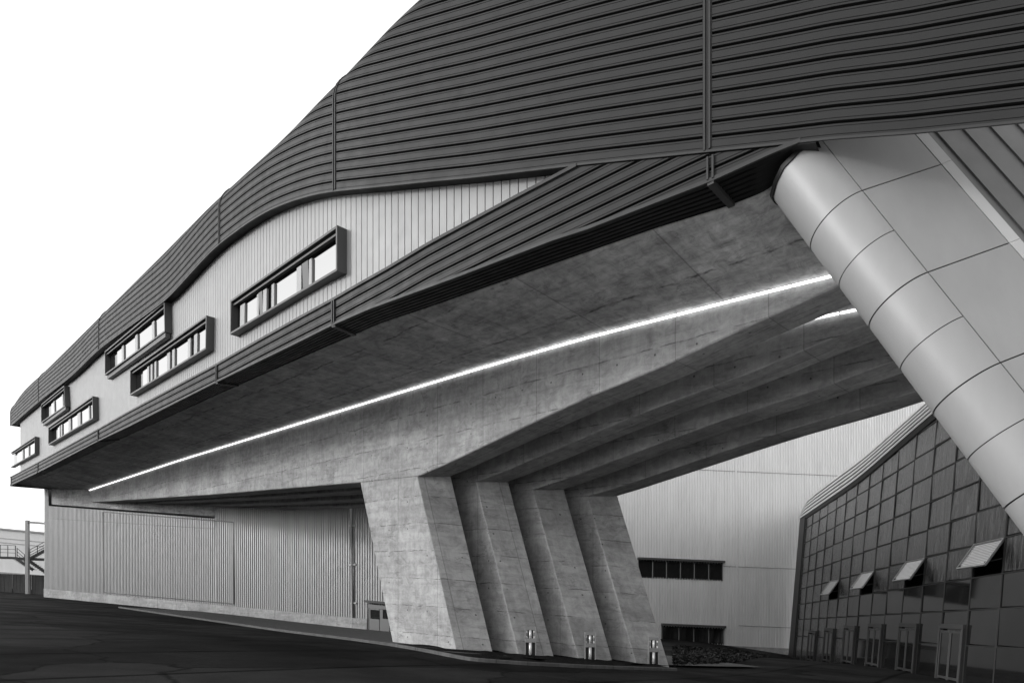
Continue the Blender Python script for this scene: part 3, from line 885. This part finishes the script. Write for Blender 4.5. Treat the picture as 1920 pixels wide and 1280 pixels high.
# big hall at the right, seen under the bridge
HW = Plane(P(1180, HY, 63), P(1500, HY, 64.5))
ha, hb = HW.at(930, 1190), HW.at(1800, 1190)
hw_d = Vector((HW.d.x, HW.d.y, 0)); hw_n = Vector((hw_d.y, -hw_d.x, 0))
big = thing('factory_hall', (HW.at(1400, 1200).x, 64, zg(24, 64)), 'tall pale corrugated factory hall behind the piers, beside the glass building', 'hall')
sH = lambda px: HW.s(HW.at(px, 0)) - HW.s(ha)
def hallz(table): return itp([(sH(px), HW.at(px, py).z) for px, py in table])
h_pl = hallz([(930, 1189), (1262, 1206), (1487, 1217), (1800, 1230)])
h_top = lambda l: HW.at(1400, 560).z
mb = MB(); corrugate(mb, (ha, hb), h_pl, h_top, .26, .055); mb.build('ribbed_wall', M['corrugated_hall'], big)
def hpt(px, py, out): return HW.at(px, py) + hw_n * out
mb = MB(); p = [hpt(px, 0, o_) for px, o_ in ((930, .08), (1800, .08), (1800, -.3), (930, -.3))]
L_ = [sH(930), sH(1800), sH(1800), sH(930)]
mb.hexa([Vector((q.x, q.y, zg(q.x, q.y) - .6)) for q in p], [Vector((q.x, q.y, h_pl(l))) for q, l in zip(p, L_)])
mb.build('plinth', M['plinth'], big, lambda p_, n_: (p_.x, p_.z))
SL_ = .042
def hquad(m1, x0, x1, y0, y1, o0, o1):
    dy = (x1 - x0) * SL_
    m1.hexa([hpt(x0, y1, o0), hpt(x1, y1 + dy, o0), hpt(x1, y1 + dy, o1), hpt(x0, y1, o1)], [hpt(x0, y0, o0), hpt(x1, y0 + dy, o0), hpt(x1, y0 + dy, o1), hpt(x0, y0, o1)])
def hall_window(x0, x1, y0, y1, splits, hood):
    m1 = MB(); hquad(m1, x0, x1, y0, y1, .05, .055); w_ = m1.build('window', M['dark_steel'], big)
    m1 = MB(); hquad(m1, x0 - 1, x1 + 1.5, y0 - hood, y0 + 1, .04, .45); m1.build('hood', M['box_metal'], w_)
    for a, b_ in zip(splits[:-1], splits[1:]):
        m1 = MB(); hquad(m1, a + .9, b_ - .9, y0 + (a - x0) * SL_ + 3, y1 + (a - x0) * SL_ - 2, .056, .08); m1.build('pane', M['dark_glass'], w_)
    for a in splits:
        m1 = MB(); hquad(m1, a - .7, a + .7, y0 + (a - x0) * SL_ + 1.5, y1 + (a - x0) * SL_ - .5, .056, .13)
        m1.build('mullion', M['steel'], w_)
hall_window(1196, 1355, 1047.5, 1082, [1196, 1223, 1249, 1275, 1301, 1328, 1354], 3.0)
hall_window(1240, 1357, 1171, 1203, [1240, 1272, 1300, 1328, 1356], 3.5)
def hall_line(x0, y0, x1, y1, wdt, name, mat, out=.045):
    m1 = MB(); m1.bar(hpt(x0, y0, out), hpt(x1, y1, out), wdt, .03, hw_n); m1.build(name, mat, big)
hall_line(1160, 874, 1620, 894, .05, 'sheet_lap', M['corrugated'])
hall_line(1356, 1061, 1620, 1071, .05, 'sheet_lap', M['corrugated'])
hall_line(1383, 1172, 1620, 1182, .05, 'sheet_lap', M['corrugated'])
hall_line(1377.5, 700, 1383, 1209, .16, 'cover_strip', M['corrugated_hall'], .05)

# ------------------------------------------------------------------ glass building at the right
def gx(Y, z):                                # the front leans back a little
    return ((1215 - CX) * Y + 17784) / F + .085 * (z - 7.0)
def gpt(Y, z, out=0):
    return Vector((gx(Y, z) - .98 * out, Y - .0 + .195 * out, z))
gs = lambda Y: -.1 * (gx(Y, 4.4) - 20.3)      # heights follow the site
ROWS = [-3.2, .21, 1.68, 3.02, 4.40, 5.76, 7.12, 8.48, 9.82, 11.15, 12.5]
gtop = itp([(24, 11.95), (33.4, 11.62), (38.8, 11.2), (45.7, 10.66), (50.8, 10.62), (57.6, 10.5), (64, 10.45)])
gtop = smooth(gtop, 5)
MJ = [26.1 + 2.5 * j for j in range(-3, 15)]
gb = thing('glass_building', (gx(40, 0), 40, zg(gx(40, 0), 40)), 'dark glass curtain wall building with curved ribbed roof edge, far right', 'building')
random.seed(11)
door_cols = [28.6, 33.6, 38.6, 43.6, 48.6, 53.6]; vent_cols = [26.1, 33.6, 41.1, 48.6]
npane = 0; rest = MB()
for Y0, Y1 in zip(MJ[:-1], MJ[1:]):
    for k in range(len(ROWS) - 1):
        z0, z1 = ROWS[k] + gs(Y0), ROWS[k + 1] + gs(Y0)
        zt = gtop(Y0) + .2
        if z0 > zt: continue
        z1 = min(z1, zt)
        if k == 4 - 1 and any(abs(Y0 - v) < .01 for v in vent_cols): continue     # the open vents
        gap_ = .03
        a = [gpt(Y0 + gap_, z0 + gap_), gpt(Y1 - gap_, z0 + gap_), gpt(Y1 - gap_, z1 - gap_), gpt(Y0 + gap_, z1 - gap_)]
        t1, t2 = random.uniform(-.014, .014), random.uniform(-.012, .012)
        offs = [t1 + t2, -t1 + t2, -t1 - t2, t1 - t2]
        a = [q + Vector((-.98, .195, 0)) * o_ for q, o_ in zip(a, offs)]
        m1 = rest if (npane >= 98 or Y0 < 21 + 2 or z0 > 12) else MB()
        m1.hexa([q + Vector((.03, 0, 0)) for q in a], a)
        if m1 is not rest: m1.build('pane', M['dark_glass'] if k < 3 and Y0 < 45 else M['glass'], gb); npane += 1  # lower near panes darker: their dark reflection is put into the colour
if rest.v:
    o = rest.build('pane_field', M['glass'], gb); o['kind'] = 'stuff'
mb = MB()
for Y in MJ:
    zb_, zt = zg(gx(Y, -1), Y) - .3, gtop(Y) + .1
    mb.bar(gpt(Y, zb_, -.02), gpt(Y, zt, -.02), .07, .10, (1, 0, 0))
for z in ROWS[1:]:
    for Y0, Y1 in zip(MJ[:-1], MJ[1:]):
        za, zb_ = z + gs(Y0), z + gs(Y1)
        if za > gtop(Y0): continue
        if z == .21 and any(abs(Y0 - v) < .01 for v in door_cols): continue
        mb.bar(gpt(Y0 + .036, za, -.02), gpt(Y1 - .036, zb_, -.02), .05, .10, (1, 0, 0))
mb.build('mullion_grid', M['dark_steel'], gb)
# dark interior wall so the open vents look into a room
mb = MB(); mb.poly([gpt(20, -5, -1.2), gpt(63, -5, -1.2), gpt(63, 11, -1.2), gpt(20, 11, -1.2)]); mb.build('inner_wall', M['groove'], gb)
for Y0 in vent_cols:
    Y1 = Y0 + 2.5; z1 = ROWS[4] + gs(Y0) - .04; z0 = ROWS[3] + gs(Y0)
    swing = .66; drop = 1.0
    a, b_ = gpt(Y0 + .06, z1, .02), gpt(Y1 - .06, z1, .02)
    dn_ = Vector((-.98 * swing, .195 * swing, -drop))
    c_, d_ = b_ + dn_, a + dn_
    m1 = MB(); th = Vector((.03, 0, -.035))
    m1.hexa([a + th, b_ + th, c_ + th, d_ + th], [a, b_, c_, d_])
    m1.uv = [None] * 6
    m1.uv[1] = ((0, 0), (1, 0), (1, 1), (0, 1)); m1.uv[0] = ((0, 0), (1, 0), (1, 1), (0, 1))
    vo = m1.build('vent_window', M['reflection_band'], gb)
    m1 = MB(); up_ = Vector((-.02, 0, .02))
    for p_, q_ in ((a, b_), (b_, c_), (c_, d_), (d_, a)): m1.bar(p_ + up_, q_ + up_, .05, .04)
    m1.build('vent_frame', M['frame_grey'], vo)
    for e_, Yq in ((a, Y0 + .16), (b_, Y1 - .16)):
        m1 = MB(); m1.bar(gpt(Yq, z1 - .75, 0), gpt(Yq, z1 - .9, .6), .03, .04); m1.build('stay_arm', M['dark_steel'], vo)
for Y0 in door_cols:
    Y1 = Y0 + 2.5; zb_ = zg(gx(Y0, -1), Y0); zt = zb_ + 2.45
    out = .07
    m1 = MB()
    for Yq in (Y0 + .12, Y1 - .12):
        m1.bar(gpt(Yq, zb_ - .1, out), gpt(Yq, zt - .17, out), .09, .18, (1, 0, 0))
    m1.bar(gpt(Y0 + .05, zt - .08, out), gpt(Y1 - .05, zt - .08, out), .16, .2)
    d_ = m1.build('door', M['door_frame'], gb)
    for u0, u1 in ((.22, 1.24), (1.26, 2.28)):
        m1 = MB()
        for Yq in (Y0 + u0 + .04, Y0 + u1 - .04): m1.bar(gpt(Yq, zb_ + .02, .1), gpt(Yq, zt - .25, .1), .08, .06, (1, 0, 0))
        for zz_ in (zb_ + .12, zt - .32): m1.bar(gpt(Y0 + u0 + .085, zz_, .1), gpt(Y0 + u1 - .085, zz_, .1), .10, .06, (1, 0, 0))
        m1.build('door_leaf', M['door_frame'], d_)
        m1 = MB(); aa = [gpt(Y0 + u0 + .09, zb_ + .17, .1), gpt(Y0 + u1 - .09, zb_ + .17, .1), gpt(Y0 + u1 - .09, zt - .37, .1), gpt(Y0 + u0 + .09, zt - .37, .1)]
        m1.hexa([q + Vector((.02, 0, 0)) for q in aa], aa); m1.build('pane', M['dark_glass'], d_)
# corner post
mb = MB()
def cp(z): return [gpt(61.15, z, .12), gpt(63.2, z, .12), gpt(63.2, z, -1.0), gpt(61.15, z, -1.0)]
mb.hexa(cp(zg(26, 62) - .4), cp(gtop(61) + .3)); mb.build('corner_post', M['dark_steel'], gb)
# ribbed roof edge, its backing dark in colour to deepen the groove shade
mb = MB(); rows = []
fh = itp([(22, 1.22), (36, 1.22), (50, 1.55), (58, 1.6), (61, 1.5), (62.6, 1.0), (63.3, .5)])
for Y in list(np.arange(22, 58, 1.5)) + list(np.arange(58, 63.4, .5)):
    z0 = gtop(Y) - .05; h = fh(Y); r = [gpt(Y, z0, -.3), gpt(Y, z0, .22)]
    for k in range(9):
        u = k / 8.0; r.append(gpt(Y, z0 + h * u, .10 - .2 * u * u))
    r.append(gpt(Y, z0 + h + .02, -.55)); r.append(gpt(Y, z0 + h + .15, -6))
    rows.append(r)
mb.grid(rows, smooth=False); mb.poly(rows[-1]); re_ = mb.build('roof_edge', M['dark_steel'], gb)
for k in range(5):
    mb = MB(); rows = []
    for Y in list(np.arange(22, 58, 1.5)) + list(np.arange(58, 63.4, .5)):
        z0 = gtop(Y) - .05; h = fh(Y); r = []
        for du, dd in ((.02, .11), (.02, .22), (.32, .235), (.60, .22), (.60, .11)):
            u = (k + du) / 5.0; r.append(gpt(Y, z0 + h * u, dd - .2 * u * u))
        rows.append(r)
    mb.grid(rows, smooth=False); mb.build('roof_rib', M['roof_metal'], re_)
mb = MB(); rows = []
for Y in np.arange(22, 61.2, 1.5):
    z0 = gtop(Y); rows.append([gpt(Y, z0 - .03, .20), gpt(Y, z0 - .30, .08), gpt(Y, z0 - .30, -.05)])
mb.grid(rows, smooth=False); mb.build('gutter_shadow_gap', M['dark_steel'], gb)

# ------------------------------------------------------------------ kerb, paving, bed
kerb_px = [(222, 1139), (310, 1152), (400, 1165), (530, 1184), (660, 1200), (736, 1211), (793, 1221), (879, 1238.5), (980, 1246), (1100, 1252), (1269, 1257.5)]
kp = itp(kerb_px)
kx = list(np.arange(222, 1272, 15.0)) + [1270]
KP = [G(x, smooth(kp, 30)(x)) for x in kx]
def side(pts, i):
    d = (pts[min(i + 1, len(pts) - 1)] - pts[max(i - 1, 0)]); d.z = 0; d.normalize(); return Vector((-d.y, d.x, 0))
mb = MB(); rows = []
for i, p in enumerate(KP):
    n = side(KP, i); z = lambda q, h: Vector((q.x, q.y, zg(q.x, q.y) + h))
    rows.append([z(p, -.1), z(p, .09), z(p + n * .02, .11), z(p + n * .16, .11), z(p + n * .16, -.1)])
mb.grid(rows, smooth=False); mb.poly(rows[0]); mb.poly(rows[-1][::-1])
structure(mb.build('kerb', M['kerb'], None, lambda p, n: (p.y, p.x)))
mb = MB(); rows = []
for i, p in enumerate(KP):
    x = kx[i]
    if x > 830: break
    n = side(KP, i); a = p + n * .16
    q = WALL.at(min(x, 900), 1150); q = Vector((q.x, q.y, 0)) + wn * .5
    far = a + n * 40
    # straight towards the wall
    tt = ((q - Vector((a.x, a.y, 0))).dot(-wn)) / max(.05, n.dot(-wn))
    tt = max(.02, min(tt, 16))
    rows.append([Vector((v.x, v.y, zg(v.x, v.y) + .085)) for v in [a + n * (tt * k / 8.0) for k in range(9)]])
mb.grid(rows, smooth=False); structure(mb.build('pavement', M['paving']))
mb = MB(); rows = []
for i, p in enumerate(KP):
    x = kx[i]
    if x < 725: continue
    n = side(KP, i); rows.append([Vector((v.x, v.y, zg(v.x, v.y) + .10 + .05 * math.sin(v.x * 5) * (0 if k == 0 else 1))) for k, v in enumerate([p + n * (.16 + 1.2 * k) for k in range(9)])])
mb.grid(rows, smooth=False); structure(mb.build('soil', M['soil']))

# pale paving added out of view to bounce light onto soffit and beams
mb = MB(); rows = []
for x in np.arange(-10, 26.1, 2.0): rows.append([Vector((x, y, zg(x, y) + .006)) for y in np.linspace(-24, min(17, 8 + .5 * (x + 10)), 20)])
mb.grid(rows, smooth=False); structure(mb.build('bounce_paving', M['bounce_floor'], None, lambda p, n: (p.x, p.y)))

# planting bed in front of the big hall: a low mound of soil with leafy ground cover
bed = [G(1262, 1250), G(1360, 1246), G(1441, 1231), G(1420, 1226), G(1350, 1220), G(1262, 1214)]
cx_ = sum((p for p in bed), Vector()) / len(bed)
mb = MB(); rng = random.Random(3)
def inside(p):
    c = False; j = len(bed) - 1
    for i in range(len(bed)):
        a, b_ = bed[i], bed[j]
        if (a.y > p[1]) != (b_.y > p[1]) and p[0] < (b_.x - a.x) * (p[1] - a.y) / (b_.y - a.y) + a.x: c = not c
        j = i
    return c
x0, x1 = min(p.x for p in bed), max(p.x for p in bed); y0, y1 = min(p.y for p in bed), max(p.y for p in bed)
n = 0
while n < 9000:
    x, y = rng.uniform(x0, x1), rng.uniform(y0, y1)
    if not inside((x, y)): continue
    h = (.06 + .25 * rng.random() ** 2) * (.6 + .5 * math.sin(x * .9) * math.cos(y * .35))
    z = zg(x, y) + max(.05, h); s_ = rng.uniform(.06, .15)
    a = Vector((rng.uniform(-1, 1), rng.uniform(-1, 1), rng.uniform(-.6, .6))).normalized() * s_
    b_ = Vector((rng.uniform(-1, 1), rng.uniform(-1, 1), rng.uniform(-.2, 1))).normalized() * s_
    c_ = Vector((x, y, z)); mb.poly([c_ - a, c_ + b_ * .6, c_ + a, c_ - b_ * .6]); n += 1
o = mb.build('ground_cover', M['leaf']); o['kind'] = 'stuff'
mb = MB(); ctr = mb.vert((cx_.x, cx_.y, zg(cx_.x, cx_.y) + .12)); ids = [mb.vert((p.x, p.y, zg(p.x, p.y) + .01)) for p in bed]
for i in range(len(ids)): mb.face((ctr, ids[i], ids[(i + 1) % len(ids)]))
structure(mb.build('planting_bed', M['groove']))

# ------------------------------------------------------------------ bollard lamps
def before_pier(px, i):
    a, b_ = ST(2.5 + SP * i, TP * i, 0), ST(3.36 + SP * i, TP * i + TW, 0)
    q = Plane(a, b_).at(px, 1200); q = P(px, 1200, q.y - .42); q.z = zg(q.x, q.y) + .11
    return q
b1, b2, b3 = before_pier(994.5, 1), before_pier(1106.5, 2), before_pier(1225.5, 3)
GL = 'bollard lamps in front of the piers'
bol = thing('bollard_lamp', b1, 'steel bollard lamp with twin bright cylinders, before the second pier', 'bollard lamp', GL)
ux = Vector((1, 0, 0)); HB = 1.12; WB = .20; base = Vector(b1) - Vector((0, 0, .03))
m1 = MB()
m1.box(base + Vector((-WB, 0, HB / 2)), (.018, 0, 0), (0, .075, 0), (0, 0, HB / 2)); m1.build('side_plate', M['pale_panel'], bol)
m1 = MB()
m1.box(base + Vector((WB, 0, HB / 2)), (.018, 0, 0), (0, .075, 0), (0, 0, HB / 2)); m1.build('side_plate', M['pale_panel'], bol)
m1 = MB(); m1.box(base + Vector((0, 0, HB - .06)), (WB - .015, 0, 0), (0, .07, 0), (0, 0, .058)); m1.build('top_plate', M['steel'], bol)
m1 = MB(); m1.box(base + Vector((0, -.01, .60)), (WB - .015, 0, 0), (0, .07, 0), (0, 0, .075)); m1.build('middle_plate', M['steel'], bol)
m1 = MB(); m1.box(base + Vector((0, .06, .27)), (WB - .015, 0, 0), (0, .008, 0), (0, 0, .25)); m1.box(base + Vector((0, .06, .84)), (WB - .1, 0, 0), (0, .008, 0), (0, 0, .155)); m1.build('back_plate', M['dark_steel'], bol)
m1 = MB(); m1.cyl(base + Vector((0, -.01, .05)), base + Vector((0, -.01, .522)), .062, 18); m1.build('lower_tube', M['bright_steel'], bol)  # bright base colour only, no emission
m1 = MB(); m1.cyl(base + Vector((0, -.01, .678)), base + Vector((0, -.01, .995)), .055, 18); m1.build('upper_tube', M['bright_steel'], bol)
for sx in (-1, 1):
    m1 = MB()
    for zz_ in (.72, .93): m1.cyl(base + Vector((sx * (WB - .055), -.02, zz_ - .04)), base + Vector((sx * (WB - .055), -.02, zz_ + .04)), .03, 10)
    m1.build('clamp', M['bright_steel'], bol)
dup(bol, b2 - b1, 'steel bollard lamp before the third pier, between the other two', GL)
dup(bol, b3 - b1, 'steel bollard lamp before the rightmost pier, nearest the planting bed', GL)

# ------------------------------------------------------------------ far left: fence, steel portal, stair, white warehouse
YF = 84.0
fc = thing('timber_fence', P(40, 1113, YF), 'dark board fence at the far left edge', 'fence')
x = -260.0; rng = random.Random(5)
while x < 100:
    wpx = rng.uniform(6.5, 8.5); m1 = MB()
    a, b_ = P(x, 1100, YF), P(x + wpx - .5, 1100, YF)
    z0, z1 = zg(a.x, YF) - .2, P(0, 1075 + .04 * x, YF).z
    dy = rng.uniform(-.06, .06)
    m1.abox(a.x, b_.x, YF + dy, YF + dy + .06, z0, z1); m1.build('board', M['fence'], fc); x += wpx
wh = thing('warehouse', P(30, 1105, 120), 'white warehouse with flat roof behind the far left fence', 'warehouse')
YWH = 120.0
m1 = MB()
a, b_ = P(-420, 0, YWH).x, P(180, 0, YWH).x
m1.hexa([(a, YWH, zg(a, YWH) - 1), (b_, YWH, zg(b_, YWH) - 1), (b_, YWH + 30, zg(b_, YWH) - 1), (a, YWH + 30, zg(a, YWH) - 1)],
        [(a, YWH, P(0, 950, YWH).z), (b_, YWH, P(0, 1007, YWH).z), (b_, YWH + 30, P(0, 1007, YWH).z), (a, YWH + 30, P(0, 950, YWH).z)])
m1.build('wall', M['white_hall'], wh)
m1 = MB(); m1.bar(P(-420, 951, YWH - .1), P(180, 1007.5, YWH - .1), .35, .25); m1.build('roof_edge', M['frame_grey'], wh)
for py in (1008, 1016):
    m1 = MB(); m1.bar(P(-420, py - 40, YWH - .05), P(180, py + 17, YWH - .05), .06, .08); m1.build('sheet_lap', M['frame_grey'], wh)
m1 = MB()
a, b_ = P(-420, 1040, YWH - .4), P(180, 1085, YWH - .4)
m1.hexa([(a.x, YWH - .4, zg(a.x, YWH) - 1), (b_.x, YWH - .4, zg(b_.x, YWH) - 1), (b_.x, YWH - .002, zg(b_.x, YWH) - 1), (a.x, YWH - .002, zg(a.x, YWH) - 1)],
        [a, b_, (b_.x, YWH - .002, b_.z), (a.x, YWH - .002, a.z)])
m1.build('plinth', M['plinth'], wh, lambda p, n: (p.x * .4, p.z))
YP = 82.0
pg = G(51.5, 1112.5)
po = thing('steel_portal', (P(51.5, 0, YP).x, YP, zg(P(51.5, 0, YP).x, YP)), 'tall grey steel portal frame beside the low hall corner', 'steel frame')
m1 = MB(); a = P(51.5, 975, YP); m1.box((a.x, YP, (a.z + zg(a.x, YP) - .3) / 2), (.17, 0, 0), (0, .17, 0), (0, 0, (a.z - zg(a.x, YP) + .3) / 2)); m1.build('post', M['steel'], po)
m1 = MB(); m1.bar(P(54.2, 978.5, YP), P(112, 983, YP), .22, .24); m1.build('cross_beam', M['steel'], po)
YS = 83.0
st = thing('steel_staircase', (P(30, 0, YS).x, YS, zg(P(30, 0, YS).x, YS)), 'steel staircase and railed walkway before the white warehouse', 'staircase')
m1 = MB(); m1.bar(P(-200, 1040, YS), P(31, 1045.5, YS), 1.2, .22); m1.bar(P(31, 1046.5, YS), P(95, 1049, YS), 1.2, .26); m1.build('walkway', M['dark_steel'], st)
def rail(m1, a, b_, n_, hgt=22.0):
    for k in range(n_ + 1):
        u = k / n_; x = a[0] + (b_[0] - a[0]) * u; y = a[1] + (b_[1] - a[1]) * u
        m1.bar(P(x, y, YS - .6), P(x, y - hgt, YS - .6), .06)
    for f_ in (1, .66, .36):
        m1.bar(P(a[0], a[1] - hgt * f_, YS - .6), P(b_[0], b_[1] - hgt * f_, YS - .6), .05)
m1 = MB(); rail(m1, (-200, 1036), (29, 1044), 16); rail(m1, (32, 1046), (46, 1058), 1, 19); rail(m1, (56, 1046), (84, 1031), 2, 16); m1.build('railing', M['dark_steel'], st)
m1 = MB()
for dy in (-.6, .6):
    m1.bar(P(31, 1047, YS + dy), P(62, 1068, YS + dy), .08, .3); m1.bar(P(52, 1049, YS + dy), P(98, 1081, YS + dy), .08, .34); m1.bar(P(56, 1047, YS + dy), P(98, 1024, YS + dy), .08, .3)
for k in range(12):
    u = (k + .5) / 12; q = P(31 + 31 * u, 1047 + 21 * u, YS); m1.box(q, (.16, 0, 0), (0, .56, 0), (0, 0, .02))
    q = P(52 + 46 * u, 1049 + 32 * u, YS); m1.box(q, (.16, 0, 0), (0, .56, 0), (0, 0, .02))
    q = P(56 + 42 * u, 1047 - 23 * u, YS); m1.box(q, (.16, 0, 0), (0, .56, 0), (0, 0, .02))
m1.build('flight', M['dark_steel'], st)
